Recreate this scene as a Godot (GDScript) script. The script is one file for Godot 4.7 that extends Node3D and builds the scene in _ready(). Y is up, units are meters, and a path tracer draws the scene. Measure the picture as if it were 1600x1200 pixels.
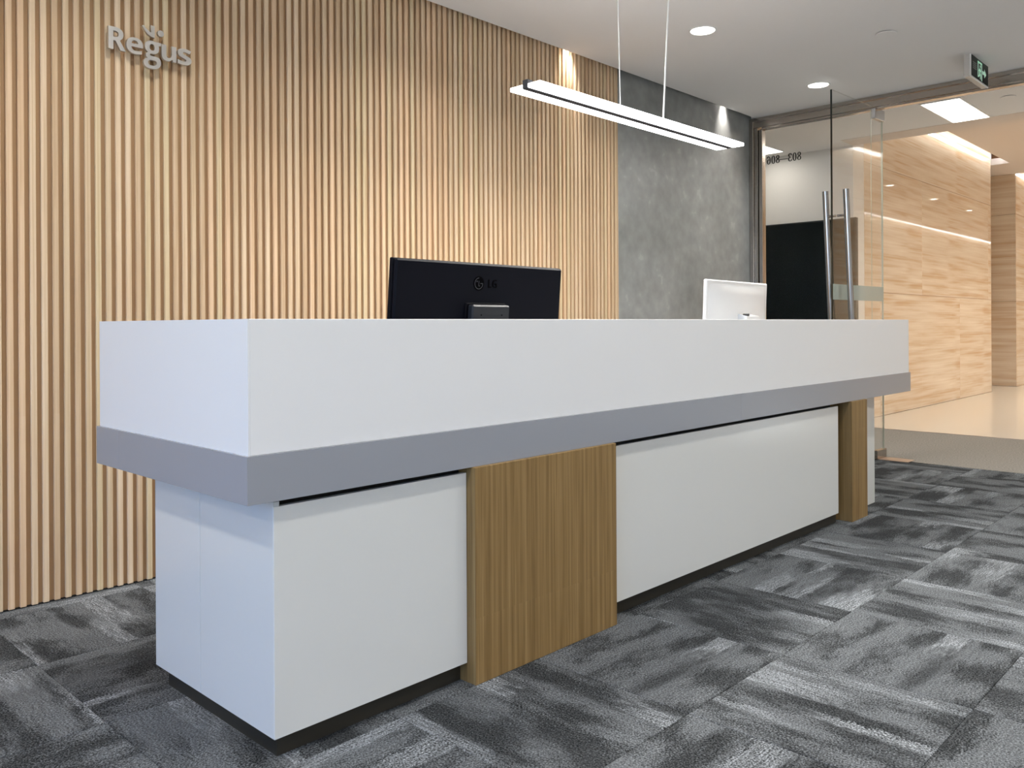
extends Node3D

const HC := 2.875          # room ceiling
const XG := 5.83           # plane of the glass front
const TILE := 0.566        # carpet tile
var M := {}
var rng := RandomNumberGenerator.new()

func _ready() -> void:
	rng.seed = 77
	# ---------------------------------------------------------------- camera, sky, exposure
	var f := 1314.127
	var cam := Camera3D.new()
	cam.name = "camera"
	cam.projection = Camera3D.PROJECTION_FRUSTUM
	cam.near = 0.05
	cam.far = 100.0
	cam.size = 2.0 * 0.05 * 600.0 / f
	cam.frustum_offset = Vector2(0.0, -0.05 * (600.0 - 507.066) / f)
	cam.basis = Basis.from_euler(Vector3(0.0, deg_to_rad(-46.237), deg_to_rad(-0.317)))
	cam.position = Vector3(-1.015, 1.083, 3.603)
	cam.current = true
	add_child(cam)

	var env := Environment.new()
	env.background_mode = Environment.BG_SKY
	var sky := Sky.new()
	var sm := ProceduralSkyMaterial.new()
	sm.sky_top_color = Color(0.46, 0.67, 1.0)
	sm.sky_horizon_color = Color(0.70, 0.84, 1.0)
	sm.ground_bottom_color = Color(0.66, 0.69, 0.72)
	sm.ground_horizon_color = Color(0.72, 0.78, 0.85)
	sm.sky_energy_multiplier = 2.05
	sm.ground_energy_multiplier = 2.6
	sky.sky_material = sm
	env.sky = sky
	env.tonemap_mode = Environment.TONE_MAPPER_LINEAR
	env.tonemap_exposure = 1.29
	env.sdfgi_enabled = true
	env.ssao_enabled = true
	env.ssil_enabled = true
	var we := WorldEnvironment.new()
	we.name = "world"
	we.environment = env
	add_child(we)

	make_materials()
	room()
	slat_wall()
	carpet()
	entrance()
	lobby()
	desk()
	screens()
	lamps()
	signs()

# ==================================================================== helpers
func numbered(called: String) -> String:
	if not has_node(NodePath(called)):
		return called
	var k := 1
	while has_node(NodePath("%s_%03d" % [called, k])):
		k += 1
	return "%s_%03d" % [called, k]

func tag(o: Node, label := "", category := "", group := "", kind := "") -> Node:
	if label: o.set_meta("label", label)
	if category: o.set_meta("category", category)
	if group: o.set_meta("group", group)
	if kind: o.set_meta("kind", kind)
	return o

func thing(called: String, label: String, category: String, at := Vector3.ZERO, turn := 0.0, group := "", kind := "") -> Node3D:
	var o := Node3D.new()
	o.name = numbered(called)
	add_child(o)
	o.position = at
	o.rotation.y = turn
	tag(o, label, category, group, kind)
	return o

func obj(called: String, mesh: Mesh, m: Material, parent: Node = null) -> MeshInstance3D:
	var o := MeshInstance3D.new()
	o.mesh = mesh
	o.material_override = m
	if parent == null:
		o.name = numbered(called)
		add_child(o)
	else:
		var nm := called
		var k := 1
		if parent.has_meta("n_" + called):
			k = parent.get_meta("n_" + called)
			nm = "%s_%03d" % [called, k]
			k += 1
		parent.set_meta("n_" + called, k)
		o.name = nm
		parent.add_child(o, true)
	return o

func st_new() -> SurfaceTool:
	var st := SurfaceTool.new()
	st.begin(Mesh.PRIMITIVE_TRIANGLES)
	return st

func done(st: SurfaceTool) -> ArrayMesh:
	st.index()
	return st.commit()

func tri(st: SurfaceTool, n: Vector3, p: Array, uv: Array) -> void:
	var o := [0, 1, 2]
	if (p[1] - p[0]).cross(p[2] - p[0]).dot(n) > 0.0:
		o = [0, 2, 1]
	for i in o:
		st.set_normal(n)
		st.set_uv(uv[i])
		st.add_vertex(p[i])

func quad(st: SurfaceTool, n: Vector3, a: Vector3, b: Vector3, c: Vector3, d: Vector3, ua := Vector2.ZERO, ub := Vector2.ZERO, uc := Vector2.ZERO, ud := Vector2.ZERO) -> void:
	tri(st, n, [a, b, c], [ua, ub, uc])
	tri(st, n, [a, c, d], [ua, uc, ud])

# a box between two corners with chamfered edges and texture coordinates in metres
func box(st: SurfaceTool, lo: Vector3, hi: Vector3, ch := 0.0, off := Vector2.ZERO) -> void:
	var c := (lo + hi) / 2.0
	var h := (hi - lo) / 2.0
	ch = min(ch, min(h.x, min(h.y, h.z)) * 0.9)
	var uvof := func(p: Vector3, ax: int) -> Vector2:
		var w: Vector3 = p
		if ax == 0: return Vector2(w.z, -w.y) + off
		if ax == 1: return Vector2(w.x, w.z) + off
		return Vector2(w.x, -w.y) + off
	for ax in 3:
		var b := (ax + 1) % 3
		var d := (ax + 2) % 3
		for s in [-1.0, 1.0]:
			var n := Vector3.ZERO
			n[ax] = s
			var pts := []
			for q in [[-1, -1], [1, -1], [1, 1], [-1, 1]]:
				var p := c
				p[ax] += s * h[ax]
				p[b] += q[0] * (h[b] - ch)
				p[d] += q[1] * (h[d] - ch)
				pts.append(p)
			quad(st, n, pts[0], pts[1], pts[2], pts[3], uvof.call(pts[0], ax), uvof.call(pts[1], ax), uvof.call(pts[2], ax), uvof.call(pts[3], ax))
	if ch <= 0.0:
		return
	for ax in 3:                      # chamfers along axis ax
		var b := (ax + 1) % 3
		var d := (ax + 2) % 3
		for sb in [-1.0, 1.0]:
			for sd in [-1.0, 1.0]:
				var n := Vector3.ZERO
				n[b] = sb
				n[d] = sd
				n = n.normalized()
				var pts := []
				for q in [[-1, 0], [1, 0], [1, 1], [-1, 1]]:
					var p := c
					p[ax] += q[0] * (h[ax] - ch)
					p[b] += sb * (h[b] - (ch if q[1] == 1 else 0.0))
					p[d] += sd * (h[d] - (ch if q[1] == 0 else 0.0))
					pts.append(p)
				quad(st, n, pts[0], pts[1], pts[2], pts[3], uvof.call(pts[0], b), uvof.call(pts[1], b), uvof.call(pts[2], b), uvof.call(pts[3], b))
	for sx in [-1.0, 1.0]:
		for sy in [-1.0, 1.0]:
			for sz in [-1.0, 1.0]:
				var s := Vector3(sx, sy, sz)
				var pts := []
				for ax in 3:
					var p := c + s * (h - Vector3.ONE * ch)
					p[ax] = c[ax] + s[ax] * h[ax]
					pts.append(p)
				tri(st, s.normalized(), pts, [Vector2.ZERO, Vector2.ZERO, Vector2.ZERO])

func bx(lo: Vector3, hi: Vector3, ch := 0.0, off := Vector2.ZERO) -> ArrayMesh:
	var st := st_new()
	box(st, lo, hi, ch, off)
	return done(st)

# surface of revolution round y: profile of (radius, height) from top to bottom or bottom to top
func lathe(prof: Array, seg := 32) -> ArrayMesh:
	var st := st_new()
	for i in prof.size() - 1:
		var a: Vector2 = prof[i]
		var b: Vector2 = prof[i + 1]
		var t := (b - a).normalized()
		var nn := Vector2(-t.y, t.x)
		for k in seg:
			var t0 := TAU * k / seg
			var t1 := TAU * (k + 1) / seg
			var d0 := Vector3(cos(t0), 0, sin(t0))
			var d1 := Vector3(cos(t1), 0, sin(t1))
			var p := [d0 * a.x + Vector3.UP * a.y, d1 * a.x + Vector3.UP * a.y, d1 * b.x + Vector3.UP * b.y, d0 * b.x + Vector3.UP * b.y]
			var nrm := ((d0 + d1).normalized() * nn.x + Vector3.UP * nn.y).normalized()
			var fn := [d0 * nn.x + Vector3.UP * nn.y, d1 * nn.x + Vector3.UP * nn.y]
			for o in [[0, 1, 2], [0, 2, 3]]:
				var q := [p[o[0]], p[o[1]], p[o[2]]]
				if (q[1] - q[0]).cross(q[2] - q[0]).length() < 1e-12:
					continue
				var idx := [0, 1, 2]
				if (q[1] - q[0]).cross(q[2] - q[0]).dot(nrm) > 0.0:
					idx = [0, 2, 1]
				for j in idx:
					st.set_normal(fn[0] if o[j] in [0, 3] else fn[1])
					st.set_uv(Vector2.ZERO)
					st.add_vertex(q[j])
	return done(st)

# a rod between two points
func rod(a: Vector3, b: Vector3, r: float, seg := 16) -> ArrayMesh:
	var st := st_new()
	var ax := (b - a).normalized()
	var u := ax.cross(Vector3.RIGHT if absf(ax.x) < 0.8 else Vector3.UP).normalized()
	var v := ax.cross(u)
	for k in seg:
		var t0 := TAU * k / seg
		var t1 := TAU * (k + 1) / seg
		var d0 := u * cos(t0) + v * sin(t0)
		var d1 := u * cos(t1) + v * sin(t1)
		var n := (d0 + d1).normalized()
		var q := [a + d0 * r, a + d1 * r, b + d1 * r, b + d0 * r]
		var nn := [d0, d1, d1, d0]
		for o in [[0, 1, 2], [0, 2, 3]]:
			var idx: Array = o
			if (q[o[1]] - q[o[0]]).cross(q[o[2]] - q[o[0]]).dot(n) > 0.0:
				idx = [o[0], o[2], o[1]]
			for j in idx:
				st.set_normal(nn[j])
				st.set_uv(Vector2.ZERO)
				st.add_vertex(q[j])
		tri(st, -ax, [a, a + d0 * r, a + d1 * r], [Vector2.ZERO, Vector2.ZERO, Vector2.ZERO])
		tri(st, ax, [b, b + d0 * r, b + d1 * r], [Vector2.ZERO, Vector2.ZERO, Vector2.ZERO])
	return done(st)

# a polygon in x, y pulled out along z
func extrude(poly: PackedVector2Array, z0: float, z1: float) -> ArrayMesh:
	var st := st_new()
	if Geometry2D.is_polygon_clockwise(poly):
		poly.reverse()
	var ix := Geometry2D.triangulate_polygon(poly)
	for i in range(0, ix.size(), 3):
		for z in [z0, z1]:
			var p := []
			var uv := []
			for k in 3:
				var w := poly[ix[i + k]]
				p.append(Vector3(w.x, w.y, z))
				uv.append(w)
			tri(st, Vector3(0, 0, 1 if z == z1 else -1), p, uv)
	for i in poly.size():
		var a := poly[i]
		var b := poly[(i + 1) % poly.size()]
		var e := (b - a).normalized()
		quad(st, Vector3(e.y, -e.x, 0), Vector3(a.x, a.y, z0), Vector3(b.x, b.y, z0), Vector3(b.x, b.y, z1), Vector3(a.x, a.y, z1))
	return done(st)

func mat(c: Color, rough := 0.6, metal := 0.0, spec := 0.5) -> StandardMaterial3D:
	var m := StandardMaterial3D.new()
	m.albedo_color = c
	m.roughness = rough
	m.metallic = metal
	m.metallic_specular = spec
	return m

func glow(c: Color, e: float) -> StandardMaterial3D:
	var m := mat(Color(0.9, 0.9, 0.9), 0.5)
	m.emission_enabled = true
	m.emission = c
	m.emission_energy_multiplier = e
	return m

# grey noise picture drawn at w x h and stretched to W x H
func grain(sd: int, freq: float, w: int, h: int, W: int, H: int, oct := 3, kind := FastNoiseLite.TYPE_SIMPLEX_SMOOTH) -> PackedByteArray:
	var n := FastNoiseLite.new()
	n.seed = sd
	n.noise_type = kind
	n.frequency = freq
	n.fractal_octaves = oct
	var im := n.get_seamless_image(w, h, false, false, 0.15, true)
	if w != W or h != H:
		im.resize(W, H, Image.INTERPOLATE_CUBIC)
	im.convert(Image.FORMAT_L8)
	return im.get_data()

func picture(W: int, H: int, data: PackedByteArray) -> ImageTexture:
	return ImageTexture.create_from_image(Image.create_from_data(W, H, false, Image.FORMAT_RGB8, data))

func wood_texture(sd: int, W: int, H: int, lo: Color, mid: Color, hi: Color, contrast: float) -> ImageTexture:
	var a := grain(sd, 0.05, W, 12, W, H, 4)
	var b := grain(sd + 1, 0.22, W, 20, W, H, 2)
	var c := grain(sd + 2, 0.02, W, H / 6, W, H, 3)
	var d := PackedByteArray()
	d.resize(W * H * 3)
	for i in W * H:
		var t := (a[i] * 0.5 + b[i] * 0.32 + c[i] * 0.18) / 255.0
		t = clampf(0.5 + (t - 0.5) * contrast, 0.0, 1.0)
		var q: Color = lo.lerp(mid, t * 2.0) if t < 0.5 else mid.lerp(hi, t * 2.0 - 1.0)
		d[i * 3] = int(q.r * 255)
		d[i * 3 + 1] = int(q.g * 255)
		d[i * 3 + 2] = int(q.b * 255)
	return picture(W, H, d)

func c8(r: int, g: int, b: int) -> Color:
	return Color8(r, g, b)

# ==================================================================== materials
func make_materials() -> void:
	# pale oak of the slats, a few tones
	var tex := wood_texture(11, 256, 512, c8(202, 172, 138), c8(219, 193, 160), c8(231, 209, 180), 1.5)
	M.slat = []
	for tone in [Color(1, 1, 1), Color(0.95, 0.945, 0.93), Color(1.0, 0.97, 0.95), Color(0.97, 0.985, 0.96), Color(0.93, 0.91, 0.89)]:
		var m := mat(tone, 0.62, 0.0, 0.35)
		m.albedo_texture = tex
		m.uv1_scale = Vector3(1.0 / 0.25, 1.0 / 2.0, 1)
		M.slat.append(m)
	M.slat_back = mat(c8(172, 140, 106), 0.75, 0.0, 0.3)
	# walnut veneer of the desk panel
	var wt := wood_texture(31, 512, 512, c8(116, 91, 54), c8(139, 112, 70), c8(158, 131, 88), 1.7)
	M.veneer = mat(Color(1, 1, 1), 0.5, 0.0, 0.4)
	M.veneer.albedo_texture = wt
	M.veneer.uv1_scale = Vector3(1.0 / 0.45, 1.0 / 1.2, 1)
	# polished concrete plaster
	var W := 512
	var a := grain(51, 0.006, W, W, W, W, 5)
	var b := grain(52, 0.03, W, W, W, W, 3)
	var d := PackedByteArray()
	d.resize(W * W * 3)
	for i in W * W:
		var t := a[i] * 0.62 / 255.0 + b[i] * 0.38 / 255.0
		var v := 0.565 + (t - 0.5) * 0.20
		if b[i] > 205 and a[i] > 120:
			v += 0.03
		d[i * 3] = int(v * 255)
		d[i * 3 + 1] = int((v + 0.012) * 255)
		d[i * 3 + 2] = int((v + 0.008) * 255)
	M.concrete = mat(Color(1, 1, 1), 0.42, 0.0, 0.45)
	M.concrete.albedo_texture = picture(W, W, d)
	M.concrete.uv1_scale = Vector3(1.0 / 2.2, 1.0 / 2.2, 1)
	M.paint = mat(c8(232, 230, 226), 0.85, 0.0, 0.3)
	M.ceiling = mat(c8(234, 233, 232), 0.9, 0.0, 0.2)
	M.dark_gap = mat(c8(28, 26, 24), 0.8)
	# desk
	M.solid = mat(c8(226, 227, 228), 0.32, 0.0, 0.5)
	M.band = mat(c8(148, 151, 158), 0.2, 0.0, 0.5)
	M.lacquer = mat(c8(214, 215, 212), 0.16, 0.0, 0.5)
	M.plinth = mat(c8(74, 70, 62), 0.4, 0.6, 0.5)
	# metals, glass
	M.steel = mat(c8(184, 176, 168), 0.2, 1.0)
	M.steel_dark = mat(c8(120, 116, 112), 0.35, 1.0)
	M.chrome = mat(c8(170, 170, 172), 0.2, 1.0)
	M.letter = mat(c8(222, 220, 216), 0.36, 1.0)
	M.glass = mat(Color(0.4, 0.55, 0.5, 0.02), 0.0, 0.0, 0.5)
	M.glass.transparency = BaseMaterial3D.TRANSPARENCY_ALPHA
	M.glass_soft = mat(Color(0.3, 0.4, 0.38, 0.012), 0.0, 0.0, 0.22)
	M.glass_soft.transparency = BaseMaterial3D.TRANSPARENCY_ALPHA
	M.glass_edge = mat(c8(16, 28, 26), 0.1, 0.0, 0.6)
	M.glass_edge_pale = mat(c8(196, 205, 190), 0.2, 0.0, 0.6)
	M.frost = mat(Color(0.80, 0.84, 0.80, 0.45), 0.5, 0.0, 0.3)
	M.frost.transparency = BaseMaterial3D.TRANSPARENCY_ALPHA
	M.black = mat(c8(4, 5, 6), 0.12, 0.0, 0.15)
	M.ink = mat(c8(14, 15, 16), 0.6)
	# screens
	M.navy = mat(c8(11, 13, 22), 0.6, 0.0, 0.22)
	M.navy_dark = mat(c8(12, 12, 18), 0.6, 0.0, 0.2)
	M.jet = mat(c8(3, 3, 5), 0.5, 0.0, 0.12)
	M.navy_grey = mat(c8(36, 39, 45), 0.5, 0.0, 0.4)
	M.white_gloss = mat(c8(208, 209, 210), 0.12, 0.0, 0.5)
	M.white_plain = mat(c8(238, 238, 236), 0.4)
	# marble
	M.marble = []
	for v in 3:
		var mw := 512
		var mh := 512
		var p := grain(70 + v * 5, 0.03, 30, mh, mw, mh, 3)
		var q := grain(71 + v * 5, 0.02, 72, mh, mw, mh, 4)
		var r := grain(72 + v * 5, 0.10, 12, mh, mw, mh, 2)
		var e := PackedByteArray()
		e.resize(mw * mh * 3)
		var lo := c8(206, 172, 136)
		var mid := c8(224, 205, 181)
		var hi := c8(236, 223, 203)
		for i in mw * mh:
			var t := (p[i] * 0.42 + q[i] * 0.38 + r[i] * 0.2) / 255.0
			t = clampf(0.52 + (t - 0.5) * 1.6, 0.0, 1.0)
			var k: Color = lo.lerp(mid, t * 2.0) if t < 0.5 else mid.lerp(hi, t * 2.0 - 1.0)
			e[i * 3] = int(k.r * 255)
			e[i * 3 + 1] = int(k.g * 255)
			e[i * 3 + 2] = int(k.b * 255)
		var m := mat(Color(1, 1, 1), 0.035, 0.0, 0.5)
		m.albedo_texture = picture(mw, mh, e)
		m.uv1_scale = Vector3(1.0 / 2.4, 1.0 / 1.5, 1)
		M.marble.append(m)
	M.joint = mat(c8(120, 84, 54), 0.7)
	M.marble_floor = mat(c8(240, 234, 222), 0.07, 0.0, 0.5)
	M.lobby_paint = mat(c8(222, 210, 200), 0.85, 0.0, 0.3)
	# entrance mat
	var mm := grain(91, 0.11, 512, 512, 512, 512, 3)
	var mn := grain(92, 0.35, 512, 512, 512, 512, 2)
	var md := PackedByteArray()
	md.resize(512 * 512 * 3)
	for i in 512 * 512:
		var v := 0.60 + (mm[i] - 128) / 255.0 * 0.16 + (mn[i] - 128) / 255.0 * 0.18
		md[i * 3] = int(clampf(v * 1.0, 0, 1) * 255)
		md[i * 3 + 1] = int(clampf(v * 0.97, 0, 1) * 255)
		md[i * 3 + 2] = int(clampf(v * 0.93, 0, 1) * 255)
	M.mat = mat(Color(1, 1, 1), 0.95, 0.0, 0.1)
	M.mat.albedo_texture = picture(512, 512, md)
	M.mat.uv1_scale = Vector3(1, 1, 1)
	# carpet: sixteen different tiles in one picture, streaks along u
	var T := 384
	var N := T * 4
	var big := grain(101, 0.0075, N / 2, N, N, N, 3)
	var rag := grain(103, 0.05, N / 2, N, N, N, 3)
	var line := grain(104, 0.2, N / 16, N, N, N, 2)
	var dot := grain(105, 0.19, N, N, N, N, 3)
	var dot2 := grain(106, 0.34, N, N, N, N, 2)
	var cd := PackedByteArray()
	cd.resize(N * N * 3)
	# every tile: bands across v, some with a pale bar that starts at one end and frays out
	var lift := PackedFloat32Array()
	var pale := PackedFloat32Array()
	var reach := PackedFloat32Array()
	for k in 16:
		var y := 0
		while y < T:
			var h := rng.randi_range(20, 85)
			var lv := rng.randf_range(-0.20, 0.20)
			var bright := rng.randf_range(0.55, 1.0) if rng.randf() < 0.36 else 0.0
			var le := rng.randf_range(0.25, 1.0) * (1.0 if rng.randf() < 0.5 else -1.0)
			for q in mini(h, T - y):
				lift.append(lv)
				pale.append(bright)
				reach.append(le)
			y += h
	lift = soften(lift, T, 7)
	pale = soften(pale, T, 4)
	for y in N:
		for x in N:
			var i := y * N + x
			var k := (y / T) * 4 + x / T
			var r := (rag[i] - 128) / 255.0
			var ln := (line[i] - 128) / 255.0
			var dd := (dot[i] - 128) / 255.0
			var yy := clampi(y % T + int(r * 20.0 + dd * 22.0), 0, T - 1) + k * T
			var t: float = big[i] / 255.0 + lift[yy] + r * 0.22 + dd * 0.3
			var v := lerpf(0.235, 0.395, smoothstep(0.22, 0.78, t))
			var u := float(x % T) / T
			var le := reach[yy]
			if le < 0.0:
				u = 1.0 - u
				le = -le
			var light := pale[yy] * (1.0 - smoothstep(le * 0.45, le, u + r * 0.35 + dd * 0.3)) * clampf(0.86 + dd * 1.6, 0.0, 1.1)
			v = lerpf(v, 0.545 + ln * 0.14, light)
			v += dd * 0.34 + (dot2[i] - 128) / 255.0 * 0.34 + ln * (0.09 + 0.16 * light)
			v = clampf(v, 0.05, 0.95)
			cd[i * 3] = int(v * 0.97 * 255)
			cd[i * 3 + 1] = int(v * 1.0 * 255)
			cd[i * 3 + 2] = int(minf(v * 1.03, 1.0) * 255)
	M.carpet = mat(Color(1, 1, 1), 0.96, 0.0, 0.12)
	M.carpet.albedo_texture = picture(N, N, cd)

# ==================================================================== the room shell
func struct(called: String, mesh: Mesh, m: Material, label: String, category: String) -> MeshInstance3D:
	var o := obj(called, mesh, m)
	tag(o, label, category, "", "structure")
	return o

func room() -> void:
	var V := func(x: float, y: float, z: float) -> Vector3: return Vector3(x, y, z)
	# ceiling, held 6 cm off the back wall so that a light slot is left
	var st := st_new()
	box(st, Vector3(-5.2, HC, 0.06), Vector3(XG + 0.05, HC + 0.06, 6.9))
	box(st, Vector3(-5.2, 3.12, -0.25), Vector3(XG + 0.05, 3.2, 6.9))
	box(st, Vector3(-5.2, HC + 0.06, 0.10), Vector3(XG + 0.05, 3.12, 0.16))
	struct("ceiling", done(st), M.ceiling, "flat off-white plaster ceiling above the reception with a slot along the slatted wall", "ceiling")
	st = st_new()
	box(st, Vector3(3.848, -0.2, -0.22), Vector3(XG + 0.05, 3.12, -0.004))
	struct("wall_concrete", done(st), M.concrete, "smooth grey concrete plaster wall between the wooden slats and the glass entrance", "wall")
	st = st_new()      # left wall round a wide window
	box(st, Vector3(-5.2, -0.2, -0.25), Vector3(-5.0, 3.2, 0.9))
	box(st, Vector3(-5.2, -0.2, 5.9), Vector3(-5.0, 3.2, 6.9))
	box(st, Vector3(-5.2, -0.2, 0.9), Vector3(-5.0, 0.25, 5.9))
	box(st, Vector3(-5.2, 2.6, 0.9), Vector3(-5.0, 3.2, 5.9))
	struct("wall_left", done(st), M.paint, "white painted wall with a wide window, left of the reception and out of the picture", "wall")
	var w := thing("window_1", "wide daylight window in the left wall, out of the picture", "window", Vector3(-5.1, 0.25, 3.4), 0.0, "", "structure")
	st = st_new()
	for z in [-2.5, -0.85, 0.80, 2.44]:
		box(st, Vector3(-0.04, 0.0, z), Vector3(0.04, 2.35, z + 0.06), 0.004)
	box(st, Vector3(-0.04, 0.0, -2.5), Vector3(0.04, 0.06, 2.5), 0.004)
	box(st, Vector3(-0.04, 2.29, -2.5), Vector3(0.04, 2.35, 2.5), 0.004)
	obj("window_frame", done(st), M.steel_dark, w)
	for z in [-2.44, -0.79, 0.86]:
		obj("pane", bx(Vector3(-0.004, 0.06, z), Vector3(0.004, 2.29, z + 1.58 if z < 0.8 else z + 1.58)), M.glass, w)
	struct("wall_front", bx(Vector3(-5.2, -0.2, 6.7), Vector3(XG + 0.25, 3.2, 6.9)), M.paint, "white painted wall behind the viewer, facing the slatted wall", "wall")
	st = st_new()
	box(st, Vector3(XG - 0.05, -0.2, 3.7), Vector3(XG + 0.2, 3.2, 6.9))
	box(st, Vector3(XG - 0.02, HC, 0.0), Vector3(XG + 0.05, 3.2, 3.7))
	struct("wall_right", done(st), M.paint, "white painted wall right of the glass entrance with the bulkhead over its steel beam", "wall")

func slat_wall() -> void:
	var w := thing("wall_back", "wall of upright pale oak slats behind the reception desk", "wall", Vector3.ZERO, 0.0, "", "structure")
	obj("backing_board", bx(Vector3(-5.2, -0.2, -0.25), Vector3(3.848, 3.12, -0.013)), M.slat_back, w)
	obj("base_strip", bx(Vector3(-5.1, 0.0, -0.013), Vector3(3.84, 0.006, -0.009)), M.dark_gap, w)
	var pitch := 0.0405
	var meshes := []
	for k in 8:
		meshes.append(bx(Vector3(-0.0112, 0.004, -0.0135), Vector3(0.0112, 3.11, 0.0), 0.0022, Vector2(k * 0.031, k * 0.37)))
	var x := 3.838 - 0.0115
	var n := 0
	while x > -5.0 and n < 215:
		var o := obj("slat", meshes[rng.randi() % 8], M.slat[rng.randi() % 5], w)
		o.position = Vector3(x, 0, rng.randf_range(-0.0006, 0.0006))
		x -= pitch
		n += 1
	obj("edge_trim", bx(Vector3(3.8395, 0.0, -0.013), Vector3(3.848, 3.11, 0.002), 0.001), M.slat[4], w)

func carpet() -> void:
	var fl := thing("floor", "reception floor of grey streaked carpet tiles laid in alternating directions", "floor", Vector3.ZERO, 0.0, "", "structure")
	obj("subfloor", bx(Vector3(-5.2, -0.2, -0.25), Vector3(XG, -0.0065, 6.9)), M.dark_gap, fl)
	var x0 := 1.008
	var z0 := 2.337
	for i in range(-11, 9):
		for j in range(-5, 8):
			var ax := x0 + i * TILE
			var az := z0 + j * TILE
			var lx := maxf(ax, -5.0)
			var hx := minf(ax + TILE, XG)
			var lz := maxf(az, -0.0125)
			var hz := minf(az + TILE, 6.7)
			if hx - lx < 0.02 or hz - lz < 0.02:
				continue
			var st := st_new()
			var g := 0.0006
			var v := rng.randi() % 16
			var turn := posmod(i + j, 2) == 0
			var fa := rng.randi() % 2 == 0
			var fb := rng.randi() % 2 == 0
			var uvf := func(p: Vector2) -> Vector2:
				var q := Vector2((p.x - ax) / TILE, (p.y - az) / TILE)
				if turn: q = Vector2(q.y, q.x)
				if fa: q.x = 1.0 - q.x
				if fb: q.y = 1.0 - q.y
				q = q.clamp(Vector2(0.004, 0.004), Vector2(0.996, 0.996))
				return (q + Vector2(v % 4, v / 4)) / 4.0
			var y := -rng.randf_range(0.0, 0.0006)
			var c := 0.0012
			var P := [Vector2(lx + g, lz + g), Vector2(hx - g, lz + g), Vector2(hx - g, hz - g), Vector2(lx + g, hz - g)]
			var Q := [Vector2(lx + g + c, lz + g + c), Vector2(hx - g - c, lz + g + c), Vector2(hx - g - c, hz - g - c), Vector2(lx + g + c, hz - g - c)]
			quad(st, Vector3.UP, Vector3(Q[0].x, y, Q[0].y), Vector3(Q[1].x, y, Q[1].y), Vector3(Q[2].x, y, Q[2].y), Vector3(Q[3].x, y, Q[3].y), uvf.call(Q[0]), uvf.call(Q[1]), uvf.call(Q[2]), uvf.call(Q[3]))
			for k in 4:
				var l := (k + 1) % 4
				var out: Vector2 = [Vector2(0, -1), Vector2(1, 0), Vector2(0, 1), Vector2(-1, 0)][k]
				var a3 := Vector3(Q[k].x, y, Q[k].y)
				var b3 := Vector3(Q[l].x, y, Q[l].y)
				var c3 := Vector3(P[l].x, y - c, P[l].y)
				var d3 := Vector3(P[k].x, y - c, P[k].y)
				quad(st, Vector3(out.x, 1, out.y).normalized(), a3, b3, c3, d3, uvf.call(Q[k]), uvf.call(Q[l]), uvf.call(P[l]), uvf.call(P[k]))
				quad(st, Vector3(out.x, 0, out.y), d3, c3, Vector3(P[l].x, -0.007, P[l].y), Vector3(P[k].x, -0.007, P[k].y), uvf.call(P[k]), uvf.call(P[l]), uvf.call(P[l]), uvf.call(P[k]))
			obj("carpet_tile", done(st), M.carpet, fl)

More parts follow.
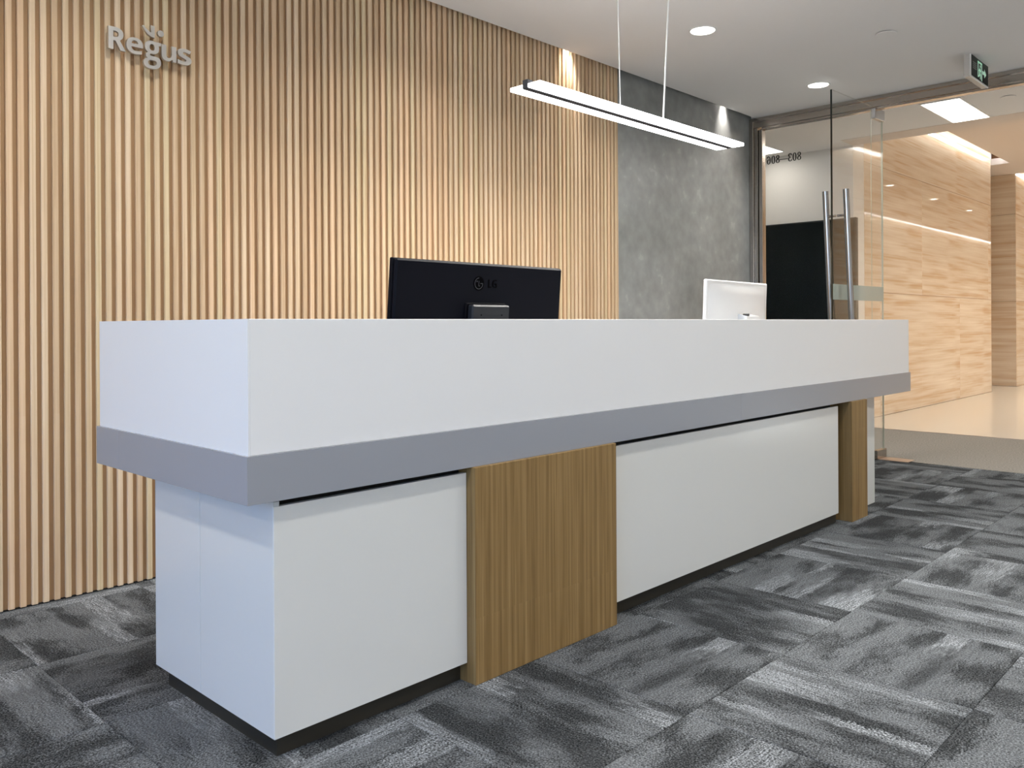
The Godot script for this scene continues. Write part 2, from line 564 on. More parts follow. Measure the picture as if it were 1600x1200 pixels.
# ==================================================================== glass entrance
func entrance() -> void:
	# steel beam over the doors
	var t := thing("trim_1", "brushed steel beam over the glass sidelight and the open glass door", "door frame", Vector3(XG, 0, 0), 0.0, "", "structure")
	obj("beam", bx(Vector3(-0.04, 2.792, 0.02), Vector3(0.06, 2.874, 3.7), 0.002), M.steel, t)
	obj("cap_strip", bx(Vector3(-0.06, 2.846, 0.02), Vector3(-0.04, 2.874, 3.7), 0.002), M.steel, t)
	obj("glazing_channel", bx(Vector3(-0.022, 2.776, 0.10), Vector3(0.042, 2.792, 3.7), 0.001), M.steel, t)
	# steel jamb against the concrete wall
	t = thing("trim_2", "brushed steel jamb at the end of the concrete wall beside the sidelight", "door frame", Vector3(XG, 0, 0), 0.0, "", "structure")
	obj("jamb", bx(Vector3(-0.055, 0.0, -0.003), Vector3(0.055, 2.875, 0.036), 0.003), M.steel, t)
	obj("inner_stile", bx(Vector3(-0.035, 0.0, 0.037), Vector3(0.045, 2.792, 0.068), 0.003), M.steel, t)
	obj("stop_bead", bx(Vector3(-0.022, 0.0, 0.072), Vector3(0.04, 2.776, 0.106), 0.003), M.steel, t)
	obj("bead_groove", bx(Vector3(-0.008, 0.0, 0.066), Vector3(0.02, 2.776, 0.074)), M.dark_gap, t)
	# fixed sidelight with the room numbers, read from the lobby side
	t = thing("window_2", "fixed clear glass sidelight with black room numbers, beside the steel jamb", "window", Vector3(XG, 0, 0), 0.0, "", "structure")
	obj("pane", bx(Vector3(0.0, 0.012, 0.104), Vector3(0.012, 2.78, 1.028)), M.glass_soft, t)
	obj("pane_edge", bx(Vector3(0.0005, 0.012, 1.028), Vector3(0.0115, 2.78, 1.031)), M.glass_edge_pale, t)
	obj("floor_channel", bx(Vector3(-0.014, 0.0, 0.104), Vector3(0.026, 0.03, 1.03), 0.002), M.steel, t)
	var tm := text_mesh("803—806", "Droid Serif", true, 0.068, 0.0012)
	var o := obj("room_numbers", tm, M.ink, t)
	o.rotation.y = PI / 2
	o.position = Vector3(0.0122, 2.502, 0.288)
	fit_width(o, 0.312)
	# glass leaf, swung open into the room
	t = thing("door_1", "frameless glass door leaf standing open beside the sidelight", "door", Vector3(5.905, 0, 1.088), 0.0, "", "structure")
	t.rotation.y = -atan2(1.088 - 1.052, 5.905 - 5.02) + PI
	# local +x now runs from the hinge side to the free edge
	var L := 0.886
	obj("glass_pane", bx(Vector3(0.0, 0.012, -0.006), Vector3(L - 0.004, 2.782, 0.006)), M.glass, t)
	obj("glass_edge", bx(Vector3(L - 0.004, 0.012, -0.0062), Vector3(L, 2.782, 0.0062)), M.glass_edge, t)
	obj("glass_edge", bx(Vector3(-0.003, 0.06, -0.006), Vector3(0.0, 2.70, 0.006)), M.glass_edge_pale, t)
	obj("frosted_strip", bx(Vector3(0.0, 1.252, -0.0075), Vector3(L, 1.366, -0.0062)), M.frost, t)
	var st := st_new()
	box(st, Vector3(-0.015, 2.69, -0.018), Vector3(0.16, 2.775, 0.018), 0.003)
	obj("patch_fitting", done(st), M.chrome, t)
	obj("patch_fitting", bx(Vector3(-0.02, 0.006, -0.018), Vector3(0.16, 0.075, 0.018), 0.003), M.steel, t)
	for s in [-1.0, 1.0]:
		var z: float = s * 0.078
		var a := Vector3(0.70, 0.62, z)
		var b := Vector3(0.823, 2.055, z)
		var h := obj("handle", rod(a, b, 0.0215, 20), M.chrome, t)
		for k in [0.13, 0.87]:
			var p := a.lerp(b, k)
			obj("standoff", rod(Vector3(p.x, p.y, s * 0.006), Vector3(p.x, p.y, z), 0.009, 12), M.chrome, h)
	# floor spring cover
	var fp := thing("floor_plate", "small flat metal floor spring cover beside the open glass door", "floor plate", Vector3(5.80, 0, 1.2))
	obj("cover", bx(Vector3(-0.03, 0.0, -0.12), Vector3(0.12, 0.006, 0.12), 0.002), mat(c8(188, 172, 162), 0.35, 0.9), fp)

func text_mesh(s: String, font: String, bold: bool, height: float, depth: float) -> TextMesh:
	var fnt := SystemFont.new()
	fnt.font_names = PackedStringArray([font])
	fnt.font_weight = 700 if bold else 400
	var tm := TextMesh.new()
	tm.text = s
	tm.font = fnt
	tm.font_size = 64
	tm.pixel_size = height / 46.0
	tm.depth = depth
	tm.curve_step = 2.0
	return tm

func fit_width(o: MeshInstance3D, w: float) -> void:
	var bb := o.mesh.get_aabb()
	if bb.size.x > 0.001:
		o.scale.x = w / bb.size.x

# ==================================================================== lobby beyond the glass
func marble_wall(called: String, label: String, x0: float, x1: float, zf: float, zb: float, top: float, face: float) -> void:
	# panels on a plane across z; face +1 looks towards +z
	var w := thing(called, label, "wall", Vector3.ZERO, 0.0, "", "structure")
	obj("core", bx(Vector3(x0, -0.1, minf(zf - face * 0.004, zb)), Vector3(x1, top, maxf(zf - face * 0.004, zb))), M.joint, w)
	var ys := [0.0, 1.428, 2.886, top]
	for j in 3:
		var xs := [x0]
		var x: float = [8.96, 10.4, 7.6][j]
		while x < x1 - 0.05:
			if x > x0 + 0.05 and not (j == 2 and x1 < 14.0):
				xs.append(x)
			x += 3.0
		xs.append(x1)
		for i in xs.size() - 1:
			var g := 0.0022
			var lo := Vector3(xs[i] + g, ys[j] + g, minf(zf, zf - face * 0.02))
			var hi := Vector3(xs[i + 1] - g, ys[j + 1] - g, maxf(zf, zf - face * 0.02))
			obj("stone_panel", bx(lo, hi, 0.0012, Vector2(rng.randf() * 2.0, rng.randf() * 2.0)), M.marble[rng.randi() % 3], w)

# a running mean down each tile's column of numbers
func soften(a: PackedFloat32Array, T: int, r: int) -> PackedFloat32Array:
	var o := PackedFloat32Array()
	o.resize(a.size())
	for k in a.size() / T:
		for y in T:
			var t := 0.0
			for q in range(-r, r + 1):
				t += a[k * T + clampi(y + q, 0, T - 1)]
			o[k * T + y] = t / (2 * r + 1)
	return o

func lobby() -> void:
	var CF := 3.02
	var CL := 3.56
	struct("floor_lobby", bx(Vector3(7.78, -0.2, -2.0), Vector3(32.0, -0.002, 4.2)), M.marble_floor, "polished cream stone floor of the lobby beyond the entrance mat", "floor")
	var em := thing("entrance_mat", "wide brownish grey entrance mat between the carpet tiles and the polished stone floor", "mat", Vector3(XG, 0, 0))
	obj("pile", bx(Vector3(0.002, -0.1, -1.75), Vector3(1.945, 0.002, 3.69)), M.mat, em)
	obj("edge_strip", bx(Vector3(1.94, -0.1, -1.75), Vector3(1.952, 0.004, 3.69), 0.001), M.steel_dark, em)
	# foyer behind the glass
	var fc := st_new()
	box(fc, Vector3(XG + 0.05, CF, -1.9), Vector3(7.9, 4.0, 4.1))
	box(fc, Vector3(7.9, CF, -1.9), Vector3(8.5, 4.0, -0.052))
	struct("ceiling_foyer", done(fc), M.ceiling, "low white ceiling with light panels just inside the lobby, behind the glass front", "ceiling")
	struct("trim_3", bx(Vector3(7.86, CF - 0.004, -0.05), Vector3(8.2, 4.0, 4.1), 0.002), M.lobby_paint, "pale soffit edge where the low ceiling steps up to the lobby ceiling", "trim")
	struct("wall_foyer", bx(Vector3(8.2, -0.1, -1.9), Vector3(8.5, CF, -0.052)), M.paint, "white wall facing the glass sidelight, behind the tall black screen", "wall")
	struct("wall_foyer_end", bx(Vector3(XG, -0.1, -2.1), Vector3(8.5, 4.0, -1.75)), M.paint, "white end wall of the foyer, hidden behind the concrete wall", "wall")
	struct("trim_4", bx(Vector3(XG + 0.06, -0.1, -1.75), Vector3(XG + 0.16, 4.0, -0.003)), M.paint, "white lobby side of the concrete wall, left of the sidelight", "trim")
	struct("wall_foyer_right", bx(Vector3(XG + 0.2, -0.1, 3.95), Vector3(8.2, 4.0, 4.2)), M.paint, "white foyer wall right of the entrance, out of the picture", "wall")
	# travertine walls
	marble_wall("wall_marble", "polished beige veined stone wall along the lobby, right of the glass door", 8.5, 13.55, -0.05, -0.4, 3.95, 1.0)
	marble_wall("wall_marble_far", "narrow far stretch of beige stone wall beyond the recess, at the picture's right edge", 15.0, 32.0, -0.036, -0.4, 3.95, 1.0)
	marble_wall("wall_marble_opposite", "polished beige stone wall on the other side of the lobby, seen only as a reflection", 8.2, 32.0, 3.82, 4.2, 3.95, -1.0)
	# recess between the two: its far side is the darker pier face
	var w := thing("wall_recess", "darker stone pier face closing the recess at the end of the lobby wall", "wall", Vector3.ZERO, 0.0, "", "structure")
	obj("core", bx(Vector3(15.004, -0.1, -1.4), Vector3(15.3, 3.56, -0.42)), M.joint, w)
	for y in [[0.0, 1.428], [1.428, 2.886], [2.886, 3.56]]:
		obj("stone_panel", bx(Vector3(14.985, y[0] + 0.002, -1.39), Vector3(15.0, y[1] - 0.002, -0.038), 0.001, Vector2(rng.randf() * 2.0, rng.randf())), M.marble[rng.randi() % 3], w)
	obj("recess_back", bx(Vector3(13.3, -0.1, -1.6), Vector3(15.3, 3.95, -1.4)), M.marble[0], w)
	obj("recess_side", bx(Vector3(13.4, -0.1, -1.4), Vector3(13.545, 3.95, -0.4)), M.marble[1], w)
	struct("wall_lobby_end", bx(Vector3(32.0, -0.1, -2.0), Vector3(32.2, 4.1, 4.2)), M.marble[1], "stone wall closing the far end of the lobby, out of the picture", "wall")
	# lobby ceiling with a lit slot along each stone wall
	var st := st_new()
	box(st, Vector3(8.2, CL, 0.146), Vector3(32.0, CL + 0.1, 3.62))
	box(st, Vector3(13.85, CL, -1.4), Vector3(15.0, CL + 0.1, 0.146))
	box(st, Vector3(8.2, 3.95, -1.6), Vector3(32.2, 4.1, 4.2))
	struct("ceiling_lobby", done(st), M.lobby_paint, "warm pale lobby ceiling with a lit slot along the stone wall", "ceiling")
	var strip := glow(Color(0.96, 0.98, 1.0), 1.8)
	var runs := [[8.25, 14.9, 0.20, 1.0, "light strip hidden in the ceiling slot over the stone wall"], [15.05, 31.9, 0.20, 1.0, "light strip hidden in the ceiling slot beyond the recess"], [8.25, 31.9, 3.57, -1.0, "light strip hidden in the ceiling slot across the lobby"]]
	for q in runs:
		var c := thing("cove_light", q[4], "light", Vector3((q[0] + q[1]) / 2.0, 3.70, q[2]))
		var hl: float = (q[1] - q[0]) / 2.0
		obj("diffuser", bx(Vector3(-hl, -0.02, -0.02), Vector3(hl, 0.02, 0.02), 0.004), strip, c)
		var n := 3 if hl < 4.0 else 5
		for k in n:
			var a := AreaLight3D.new()
			a.name = "cove_glow"
			a.area_size = Vector2(2.0 * hl / n, 0.06)
			a.light_color = Color(0.95, 0.98, 1.0)
			a.light_energy = 0.55 * hl / n
			a.shadow_enabled = true
			c.add_child(a, true)
			a.position = Vector3(-hl + (k + 0.5) * 2.0 * hl / n, 0.0, -q[3] * 0.03)
			a.rotation = Vector3(-0.5, 0.0 if q[3] > 0 else PI, 0)
	# lobby ceiling lamps
	for p in [[9.9, 1.87], [12.3, 1.87], [14.7, 1.87], [17.1, 1.87], [19.5, 1.87], [21.9, 1.87], [24.3, 1.87], [26.7, 1.87], [29.1, 1.87]]:
		var d := thing("lobby_downlight", "round recessed lamp in the warm lobby ceiling, seen only as a reflection", "lamp", Vector3(p[0], CL, p[1]), 0.0, "recessed lamps of the lobby ceiling")
		obj("rim", lathe([Vector2(0.06, -0.001), Vector2(0.085, -0.006), Vector2(0.09, 0.0)]), M.white_plain, d)
		obj("lens", lathe([Vector2(0.0, -0.003), Vector2(0.062, -0.003)]), glow(Color(1, 0.97, 0.92), 8.0), d)
		spot(d, Vector3(0, -0.02, 0), Color(1.0, 0.98, 0.95), 3.9, 70.0, 0.06)
	# light panels of the foyer
	for q in [[Vector3(7.37, CF, 1.22), "square light panel in the foyer ceiling, seen right of the open glass door", 0.92, 0.31, 1.2], [Vector3(7.70, CF, -0.90), "square light panel in the foyer ceiling, seen through the sidelight above the numbers", 0.50, 0.31, 0.26]]:
		var p := thing("light_panel", q[1], "light", q[0])
		var hx: float = q[2] / 2
		var hz: float = q[3] / 2
		obj("frame", bx(Vector3(-hx - 0.015, -0.006, -hz - 0.015), Vector3(hx + 0.015, 0.0, hz + 0.015), 0.002), M.white_plain, p)
		obj("diffuser", bx(Vector3(-hx, -0.009, -hz), Vector3(hx, -0.005, hz), 0.001), glow(Color(1, 1, 0.98), 2.2), p)
		var a := AreaLight3D.new()
		a.name = "panel_glow"
		a.area_size = Vector2(hx * 2, hz * 2)
		a.light_color = Color(1.0, 0.97, 0.92)
		a.light_energy = q[4]
		a.shadow_enabled = true
		p.add_child(a, true)
		a.position = Vector3(0, -0.03, 0)
		a.rotation = Vector3(-PI / 2, 0, 0)
	cover("cover_plate", Vector3(7.17, CF, 1.69), "flat round sprinkler cover in the low foyer ceiling, beside the light panel", 0.06)
	# tall black screen
	var b := thing("display_screen", "tall black display screen standing against the white foyer wall, seen through the sidelight", "screen", Vector3(8.15, 0, -0.66))
	obj("housing", bx(Vector3(-0.01, 0.0, -0.66), Vector3(0.045, 2.226, 0.66), 0.004), M.ink, b)
	obj("glass_front", bx(Vector3(-0.016, 0.03, -0.645), Vector3(-0.01, 2.21, 0.645), 0.002), M.black, b)

func spot(parent: Node, at: Vector3, c: Color, e: float, ang: float, size: float, rot := Vector3(-PI / 2, 0, 0), soft := 0.8) -> void:
	var s := SpotLight3D.new()
	s.name = "lamp_glow"
	s.light_color = c
	s.light_energy = e
	s.spot_angle = ang
	s.spot_angle_attenuation = soft
	s.spot_range = 20.0
	s.spot_attenuation = 2.0
	s.light_size = size
	s.shadow_enabled = true
	parent.add_child(s, true)
	s.position = at
	s.rotation = rot

func cover(called: String, at: Vector3, label: String, r: float) -> void:
	var c := thing(called, label, "ceiling cover", at)
	obj("disc", lathe([Vector2(0.0, -0.007), Vector2(r - 0.003, -0.007), Vector2(r, -0.004)]), M.ceiling, c)
	obj("gap_ring", lathe([Vector2(r - 0.01, -0.004), Vector2(r - 0.01, 0.0)]), M.dark_gap, c)

# ==================================================================== reception desk
func desk() -> void:
	var d := thing("reception_desk", "long white reception desk with a grey band and a brown wood panel", "desk")
	var zf := 1.756
	var zb := 0.831
	var xr := 4.498
	var T := 1.10
	var B0 := 0.654
	var B1 := 0.771
	# white upper screen: front and two ends
	obj("front_screen", bx(Vector3(0.0048, B1, zf - 0.06), Vector3(xr - 0.0048, T, zf), 0.001), M.solid, d)
	for q in [[0.0, 0.0405, 0.0, 0.0044], [xr - 0.0405, xr, xr - 0.0044, xr]]:
		var se := st_new()
		box(se, Vector3(q[0], B1, zb), Vector3(q[1], T, zf - 0.0605))
		box(se, Vector3(q[2], B1, zf - 0.0605), Vector3(q[3], T, zf))
		obj("end_screen", done(se), M.solid, d)
	# grey band (worktop edge): two lengths at the front, two at the left end
	var e := 0.008
	obj("band_length", bx(Vector3(-e, B0, 0.9915), Vector3(2.3638, B1, zf + e), 0.0005), M.band, d)
	obj("band_length", bx(Vector3(2.3642, B0, zb - e), Vector3(xr + e, B1, zf + e), 0.0005), M.band, d)
	obj("band_length", bx(Vector3(-e, B0, zb - e), Vector3(2.3638, B1, 0.9912), 0.0005), M.band, d)
	# shadow gap
	obj("shadow_gap", bx(Vector3(0.11, 0.622, 1.10), Vector3(3.44, B0, 1.705)), M.dark_gap, d)
	# lower body
	var pb := 0.061
	var pt := 0.636
	obj("core", bx(Vector3(0.09, pb + 0.002, 1.08), Vector3(3.45, 0.622, 1.725)), M.dark_gap, d)
	obj("end_panel", bx(Vector3(0.073, pb, 1.353), Vector3(0.091, pt + 0.012, 1.7415), 0.001), M.lacquer, d)
	obj("end_panel", bx(Vector3(0.073, pb, 1.063), Vector3(0.091, pt + 0.012, 1.351), 0.001), M.lacquer, d)
	obj("front_panel", bx(Vector3(0.0735, pb, 1.725), Vector3(0.724, pt, 1.743), 0.001), M.lacquer, d)
	obj("front_panel", bx(Vector3(1.433, pb, 1.725), Vector3(3.453, pt, 1.743), 0.001), M.lacquer, d)
	obj("back_panel", bx(Vector3(0.091, pb, 1.063), Vector3(3.45, pt, 1.08), 0.001), M.lacquer, d)
	obj("plinth", bx(Vector3(0.10, 0.0, 1.09), Vector3(3.50, pb + 0.002, 1.708)), M.plinth, d)
	obj("wood_panel", bx(Vector3(0.727, 0.0, 1.69), Vector3(1.431, B0, 1.777), 0.0015, Vector2(0.13, 0.2)), M.veneer, d)
	obj("wood_leg", bx(Vector3(3.557, 0.0, 1.60), Vector3(3.768, B0, 1.777), 0.0015, Vector2(0.31, 0.5)), M.veneer, d)
	obj("white_leg", bx(Vector3(3.78, 0.0, 1.10), Vector3(4.149, B0, 1.674), 0.0015), M.lacquer, d)

# ==================================================================== screens on the desk
func screens() -> void:
	# wide black monitor, seen from behind
	var top := 0.771
	var m := thing("monitor", "wide black computer monitor seen from behind, left one on the reception desk", "monitor", Vector3(1.145, top, 1.385))
	obj("base", bx(Vector3(-0.14, 0.0, -0.12), Vector3(0.14, 0.012, 0.10), 0.004), M.navy_dark, m)
	obj("neck", bx(Vector3(-0.035, 0.012, -0.015), Vector3(0.035, 0.34, 0.015), 0.004), M.navy_dark, m)
	var tilt := deg_to_rad(5.0)
	var piv := Vector3(0, 0.355, 0.0)
	var put := func(o: Node3D) -> void:
		o.transform = Transform3D(Basis(Vector3.RIGHT, tilt), piv)
	var hw := 0.421
	var sh: MeshInstance3D = obj("back_shell", bx(Vector3(-hw, -0.180, -0.006), Vector3(hw, 0.180, 0.012), 0.006), M.navy, m)
	put.call(sh)
	put.call(obj("bezel", bx(Vector3(-hw - 0.002, -0.182, -0.024), Vector3(hw + 0.002, 0.182, -0.006), 0.003), M.navy_dark, m))
	put.call(obj("screen", bx(Vector3(-hw + 0.012, -0.168, -0.0255), Vector3(hw - 0.012, 0.168, -0.024)), M.black, m))
	# raised mount with its bevelled rim
	var st := st_new()
	box(st, Vector3(-0.105, -0.13, 0.012), Vector3(0.100, 0.038, 0.020), 0.004)
	put.call(obj("mount_rim", done(st), M.navy_dark, m))
	var mb := obj("mount_box", bx(Vector3(-0.098, -0.13, 0.020), Vector3(0.093, 0.032, 0.050), 0.006), M.navy_grey, m)
	put.call(mb)
	for p in [[-0.055, -0.004], [0.05, -0.004]]:
		var sc := obj("screw", rod(Vector3(p[0], p[1], 0.049), Vector3(p[0], p[1], 0.0506), 0.0035, 10), M.navy_dark, mb)
	# round emblem and letters
	var eo := obj("emblem", emblem_disc(0.0265), M.jet, m)
	eo.transform = Transform3D(Basis(Vector3.RIGHT, tilt), piv + Basis(Vector3.RIGHT, tilt) * Vector3(-0.040, 0.108, 0.0121))
	var rim := obj("emblem_line", emblem_lines(0.0265), mat(c8(40, 42, 52), 0.4), eo)
	var tx := obj("lettering", text_mesh("LG", "Droid Sans", true, 0.030, 0.0012), M.jet, m)
	fit_width(tx, 0.052)
	tx.transform = Transform3D(Basis(Vector3.RIGHT, tilt), piv + Basis(Vector3.RIGHT, tilt) * Vector3(0.030, 0.108, 0.0126))
	# white all-in-one, seen from behind
	var a := thing("desktop_computer", "glossy white all-in-one computer seen from behind, right one on the reception desk", "computer", Vector3(2.70, top, 1.56), deg_to_rad(4.0))
	var t2 := deg_to_rad(2.5)
	var pv := Vector3(0, 0.30, 0.0)
	st = st_new()
	box(st, Vector3(-0.338, -0.215, -0.014), Vector3(0.338, 0.215, 0.004), 0.005)
	var bk := obj("back_shell", done(st), M.white_gloss, a)
	bk.transform = Transform3D(Basis(Vector3.RIGHT, t2), pv)
	var bulge := obj("back_bulge", bulge_mesh(0.325, 0.200, 0.034), M.white_gloss, a)
	bulge.transform = Transform3D(Basis(Vector3.RIGHT, t2), pv + Vector3(0, 0, 0.003))
	var fr := obj("screen", bx(Vector3(-0.33, -0.205, -0.017), Vector3(0.33, 0.205, -0.014)), M.black, a)
	fr.transform = Transform3D(Basis(Vector3.RIGHT, t2), pv)
	st = st_new()
	box(st, Vector3(-0.075, 0.0, -0.10), Vector3(0.075, 0.012, 0.10), 0.003)
	obj("foot", done(st), M.white_gloss, a)
	var sup := PackedVector2Array([Vector2(0.10, 0.0), Vector2(0.085, 0.0), Vector2(0.07, 0.32), Vector2(0.02, 0.34), Vector2(0.02, 0.362), Vector2(0.085, 0.345)])
	var nk := obj("stand", extrude(sup, -0.07, 0.07), M.white_gloss, a)
	nk.rotation.y = -PI / 2
	obj("cable_hole", rod(Vector3(-0.055, 0.352, 0.060), Vector3(-0.055, 0.352, 0.088), 0.006, 12), M.ink, a)

func emblem_disc(r: float) -> ArrayMesh:
	var p := PackedVector2Array()
	for k in 36:
		p.append(Vector2.from_angle(TAU * k / 36.0) * r)
	return extrude(p, 0.0, 0.001)

func emblem_lines(r: float) -> ArrayMesh:
	# an arc inside the disc with a bar to the middle, and a hooked upright stroke
	var st := st_new()
	var a := PackedVector2Array()
	var n := 28
	for k in n + 1:
		a.append(Vector2.from_angle(PI * 0.5 + 1.5 * PI * k / n) * r * 0.80)
	for k in n + 1:
		a.append(Vector2.from_angle(PI * 0.5 + 1.5 * PI * (n - k) / n) * r * 0.70)
	st.append_from(extrude(a, 0.0008, 0.0013), 0, Transform3D())
	st.append_from(bx(Vector3(r * 0.28, -r * 0.05, 0.0008), Vector3(r * 0.75, r * 0.05, 0.0013)), 0, Transform3D())
	st.append_from(bx(Vector3(-r * 0.05, -r * 0.32, 0.0008), Vector3(r * 0.05, r * 0.36, 0.0013)), 0, Transform3D())
	st.append_from(bx(Vector3(-r * 0.05, -r * 0.38, 0.0008), Vector3(r * 0.25, -r * 0.30, 0.0013)), 0, Transform3D())
	var d := PackedVector2Array()
	for k in 12:
		d.append(Vector2(-r * 0.36, r * 0.28) + Vector2.from_angle(TAU * k / 12.0) * r * 0.11)
	st.append_from(extrude(d, 0.0008, 0.0013), 0, Transform3D())
	return done(st)

func bulge_mesh(hw: float, hh: float, depth: float) -> ArrayMesh:
	var st := st_new()
	var n := 24
	var m := 16
	var at := func(i: int, j: int) -> Vector3:
		var u := -1.0 + 2.0 * i / n
		var v := -1.0 + 2.0 * j / m
		var q := (1.0 - pow(absf(u), 2.6)) * (1.0 - pow(absf(v), 2.6))
		return Vector3(u * hw, v * hh, depth * pow(maxf(q, 0.0), 0.6))
	st.set_smooth_group(0)
	for i in n:
		for j in m:
			var p := [at.call(i, j), at.call(i + 1, j), at.call(i + 1, j + 1), at.call(i, j + 1)]
			for o in [0, 2, 1, 0, 3, 2]:
				st.set_uv(Vector2.ZERO)
				st.add_vertex(p[o])
	st.index()
	st.generate_normals()
	return st.commit()

# ==================================================================== lamps
func lamps() -> void:
	var warm := Color(1.0, 0.985, 0.955)
	# recessed downlights on a grid
	var seen := {Vector2i(1, 0): "round lit recessed downlight in the white ceiling, nearer of the two above the desk", Vector2i(2, 0): "round lit recessed downlight in the white ceiling, next to the glass door's top corner"}
	for i in range(-3, 3):
		for j in 4:
			var x := 1.863 + 1.65 * i
			var z := 0.895 + 1.65 * j
			var k := Vector2i(i, j)
			var lab: String = seen.get(k, "round recessed ceiling downlight of the reception room, out of the picture")
			var d := thing("downlight", lab, "lamp", Vector3(x, HC, z), 0.0, "recessed ceiling downlights")
			obj("rim", lathe([Vector2(0.070, -0.001), Vector2(0.076, -0.005), Vector2(0.084, -0.004), Vector2(0.086, 0.0)], 40), M.white_plain, d)
			obj("lens", lathe([Vector2(0.0, -0.0035), Vector2(0.072, -0.0035)], 40), glow(Color(1, 0.98, 0.95), 5.0), d)
			spot(d, Vector3(0, -0.03, 0), warm, 1.2, 75.0, 0.07)
	# small lamps in the slot over the back wall
	for i in [-2, -1, 1, 2]:
		var x: float = 1.24 + 2.045 * i
		var lab := "small lamp in the ceiling slot, out of the picture"
		if i == 1: lab = "small lamp in the ceiling slot, washing the last wooden slats"
		if i == 2: lab = "small lamp in the ceiling slot, washing the concrete wall by the entrance"
		var d := thing("slot_light", lab, "lamp", Vector3(x, 3.0, 0.04), 0.0, "lamps in the ceiling slot")
		obj("can", lathe([Vector2(0.020, 0.0), Vector2(0.024, 0.0), Vector2(0.024, 0.118), Vector2(0.0, 0.118)]), M.white_plain, d)
		obj("lens", lathe([Vector2(0.0, 0.004), Vector2(0.021, 0.004)]), glow(Color(1, 0.95, 0.9), 8.0), d)
		spot(d, Vector3(0, -0.01, 0), Color(1.0, 0.96, 0.93), 0.9, 30.0, 0.016, Vector3(-PI / 2 + 0.085, 0, 0), 1.0)
	# hanging lamp: two flat glowing bars joined by a dark spine
	var lx := 2.17
	var p := thing("pendant_lamp", "slim hanging lamp of two parallel glowing white bars on two wires above the desk", "lamp", Vector3(lx, 2.0, 1.385))
	var hl := 0.79
	var lit := glow(Color(1, 1, 1), 4.0)
	obj("light_bar", bx(Vector3(-hl, 0.0, -0.080), Vector3(hl, 0.016, -0.0145), 0.002), lit, p)
	obj("light_bar", bx(Vector3(-hl, 0.0, 0.0145), Vector3(hl, 0.016, 0.080), 0.002), lit, p)
	var st := st_new()
	box(st, Vector3(-hl + 0.005, -0.002, -0.014), Vector3(hl - 0.005, 0.026, 0.014), 0.001)
	box(st, Vector3(-hl + 0.002, 0.0, -0.0142), Vector3(-hl + 0.03, 0.034, 0.0142), 0.001)
	obj("spine", done(st), mat(c8(74, 74, 76), 0.7, 0.0, 0.2), p)
	var cy := HC - 2.0
	obj("wire", rod(Vector3(-0.17, 0.03, 0), Vector3(-0.193, cy - 0.02, 0), 0.0022, 8), M.white_plain, p)
	obj("wire", rod(Vector3(0.165, 0.03, 0), Vector3(0.238, cy - 0.02, 0), 0.0042, 8), M.white_plain, p)
	obj("canopy", bx(Vector3(-0.30, cy - 0.025, -0.03), Vector3(0.34, cy, 0.03), 0.003), M.white_plain, p)
	for s in [-1.0, 1.0]:
		var a := AreaLight3D.new()
		a.name = "bar_glow"
		a.area_size = Vector2(hl * 2, 0.066)
		a.light_color = Color(1.0, 0.98, 0.95)
		a.light_energy = 1.6
		a.shadow_enabled = true
		p.add_child(a, true)
		a.position = Vector3(0, -0.004, s * 0.046)
		a.rotation = Vector3(-PI / 2, 0, 0)
	cover("cover_plate", Vector3(4.36, HC, 1.68), "flat round sprinkler cover in the white ceiling above the desk", 0.062)

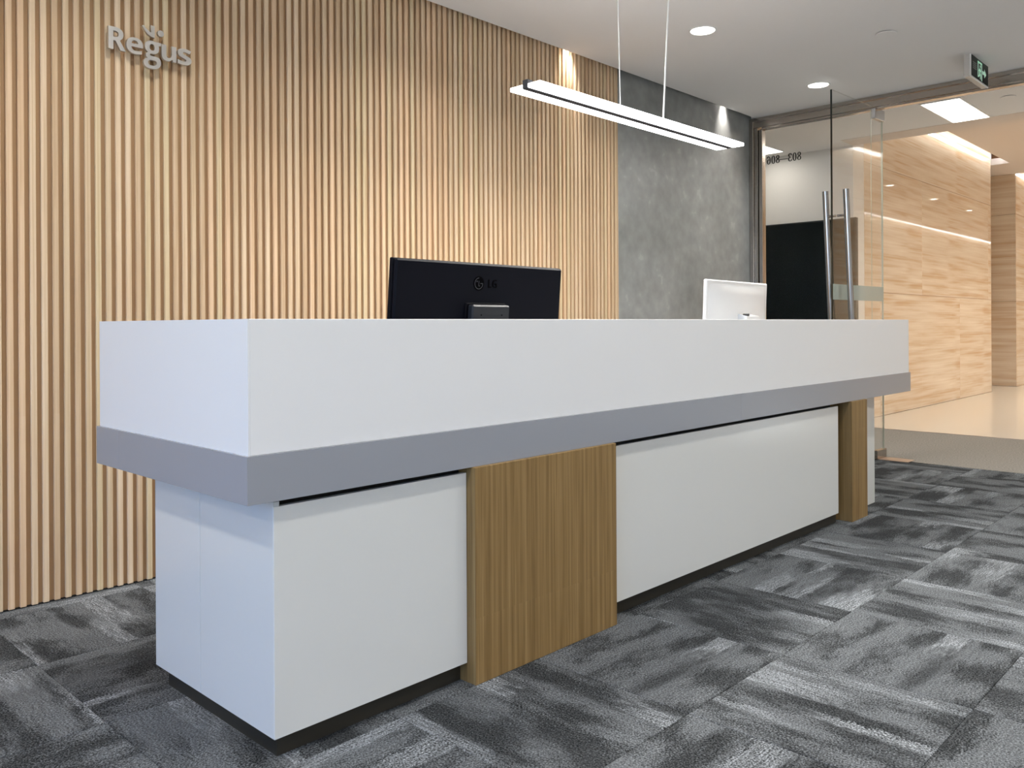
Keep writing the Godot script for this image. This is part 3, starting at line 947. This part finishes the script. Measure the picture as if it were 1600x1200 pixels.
# ==================================================================== signs
func signs() -> void:
	# metal letters on the slats
	var s := thing("wall_sign", "brushed metal lettering on the oak slats, high at the left", "sign", Vector3(0.33, 2.222, 0.028))
	# each letter: text, left edge, width, bottom, height
	for q in [["R", 0.0, 0.070, 0.0, 0.092], ["e", 0.072, 0.068, 0.0, 0.068], ["g", 0.142, 0.075, -0.047, 0.118], ["u", 0.219, 0.064, 0.0, 0.068], ["s", 0.289, 0.062, 0.0, 0.070]]:
		var tm := text_mesh(q[0], "Droid Sans", true, 0.092, 0.014)
		var o := obj("letter", tm, M.letter, s)
		var bb := tm.get_aabb()
		o.scale = Vector3(q[2] / bb.size.x, q[4] / bb.size.y, 1)
		o.position = Vector3(q[1] - bb.position.x * o.scale.x, q[3] - bb.position.y * o.scale.y, 0.007)
	var dt := PackedVector2Array()
	for k in 28:
		dt.append(Vector2(0.216, 0.111) + Vector2.from_angle(TAU * k / 28.0) * 0.0135)
	obj("dot", extrude(dt, 0.0, 0.014), M.letter, s)
	# small sprig: an upright stroke with a curved arm to its left
	var sp := PackedVector2Array([Vector2(0.174, 0.136), Vector2(0.190, 0.136), Vector2(0.190, 0.086), Vector2(0.176, 0.088), Vector2(0.160, 0.096), Vector2(0.146, 0.110), Vector2(0.136, 0.126), Vector2(0.144, 0.130), Vector2(0.154, 0.118), Vector2(0.164, 0.110), Vector2(0.174, 0.105)])
	obj("sprig", extrude(sp, 0.0, 0.014), M.letter, s)
	obj("stud", rod(Vector3(0.02, 0.03, -0.03), Vector3(0.02, 0.03, 0.0), 0.004, 8), M.steel_dark, s)
	obj("stud", rod(Vector3(0.25, 0.02, -0.03), Vector3(0.25, 0.02, 0.0), 0.004, 8), M.steel_dark, s)
	# emergency exit sign under the ceiling
	var e := thing("exit_sign", "dark green emergency exit sign with a running figure, hung below the ceiling", "sign", Vector3(5.365, 2.725, 1.94))
	var hw := 0.205
	obj("housing", bx(Vector3(-hw, 0.0, -0.045), Vector3(hw, 0.155, -0.004), 0.004), mat(c8(196, 192, 186), 0.4), e)
	obj("rim", bx(Vector3(-hw - 0.004, -0.003, -0.006), Vector3(hw + 0.004, 0.158, 0.0), 0.002), M.white_plain, e)
	var face := obj("face", bx(Vector3(-hw + 0.010, 0.008, -0.001), Vector3(hw - 0.008, 0.147, 0.002)), mat(c8(13, 24, 20), 0.4, 0.0, 0.3), e)
	var gr := mat(c8(190, 222, 204), 0.5)
	gr.emission_enabled = true
	gr.emission = Color(0.72, 0.9, 0.8)
	gr.emission_energy_multiplier = 0.25
	var z0 := 0.0018
	var z1 := 0.003
	st_sign(e, gr, z0, z1)
	for x in [-hw + 0.03, hw - 0.05]:
		obj("hanger", rod(Vector3(x, 0.155, -0.024), Vector3(x, HC - 2.725, -0.024), 0.008, 10), M.steel_dark, e)

func st_sign(e: Node3D, gr: Material, z0: float, z1: float) -> void:
	var st := st_new()          # door opening drawn as a frame
	for r in [[-0.055, 0.025, -0.040, 0.135], [0.030, 0.012, 0.045, 0.135], [-0.055, 0.122, 0.045, 0.135]]:
		box(st, Vector3(r[0], r[1], z0), Vector3(r[2], r[3], z1))
	obj("door_symbol", done(st), gr, e)
	st = st_new()               # running figure
	var limbs := [[Vector2(-0.004, 0.088), Vector2(-0.010, 0.062), 0.010], [Vector2(-0.010, 0.062), Vector2(0.010, 0.045), 0.007], [Vector2(0.010, 0.045), Vector2(0.006, 0.022), 0.006], [Vector2(-0.010, 0.062), Vector2(-0.016, 0.042), 0.007], [Vector2(-0.016, 0.042), Vector2(-0.034, 0.034), 0.006], [Vector2(-0.002, 0.086), Vector2(0.018, 0.074), 0.005], [Vector2(-0.006, 0.086), Vector2(-0.026, 0.074), 0.005]]
	for l in limbs:
		var u: Vector2 = (l[1] - l[0]).normalized()
		var w: Vector2 = Vector2(-u.y, u.x) * float(l[2])
		st.append_from(extrude(PackedVector2Array([l[0] - u * 0.003 - w, l[1] + u * 0.003 - w, l[1] + u * 0.003 + w, l[0] - u * 0.003 + w]), z0, z1), 0, Transform3D())
	var hd := PackedVector2Array()
	for k in 14:
		hd.append(Vector2(0.004, 0.106) + Vector2.from_angle(TAU * k / 14.0) * 0.010)
	st.append_from(extrude(hd, z0, z1), 0, Transform3D())
	obj("running_figure", done(st), gr, e)
	obj("arrow", extrude(PackedVector2Array([Vector2(0.055, 0.088), Vector2(0.100, 0.088), Vector2(0.100, 0.108), Vector2(0.145, 0.076), Vector2(0.100, 0.046), Vector2(0.100, 0.066), Vector2(0.055, 0.066)]), z0, z1), gr, e)
	st = st_new()
	for k in 4:
		box(st, Vector3(-0.165, 0.062 + k * 0.013, z0), Vector3(-0.085, 0.069 + k * 0.013, z1))
	obj("small_print", done(st), mat(c8(120, 124, 120), 0.5), e)
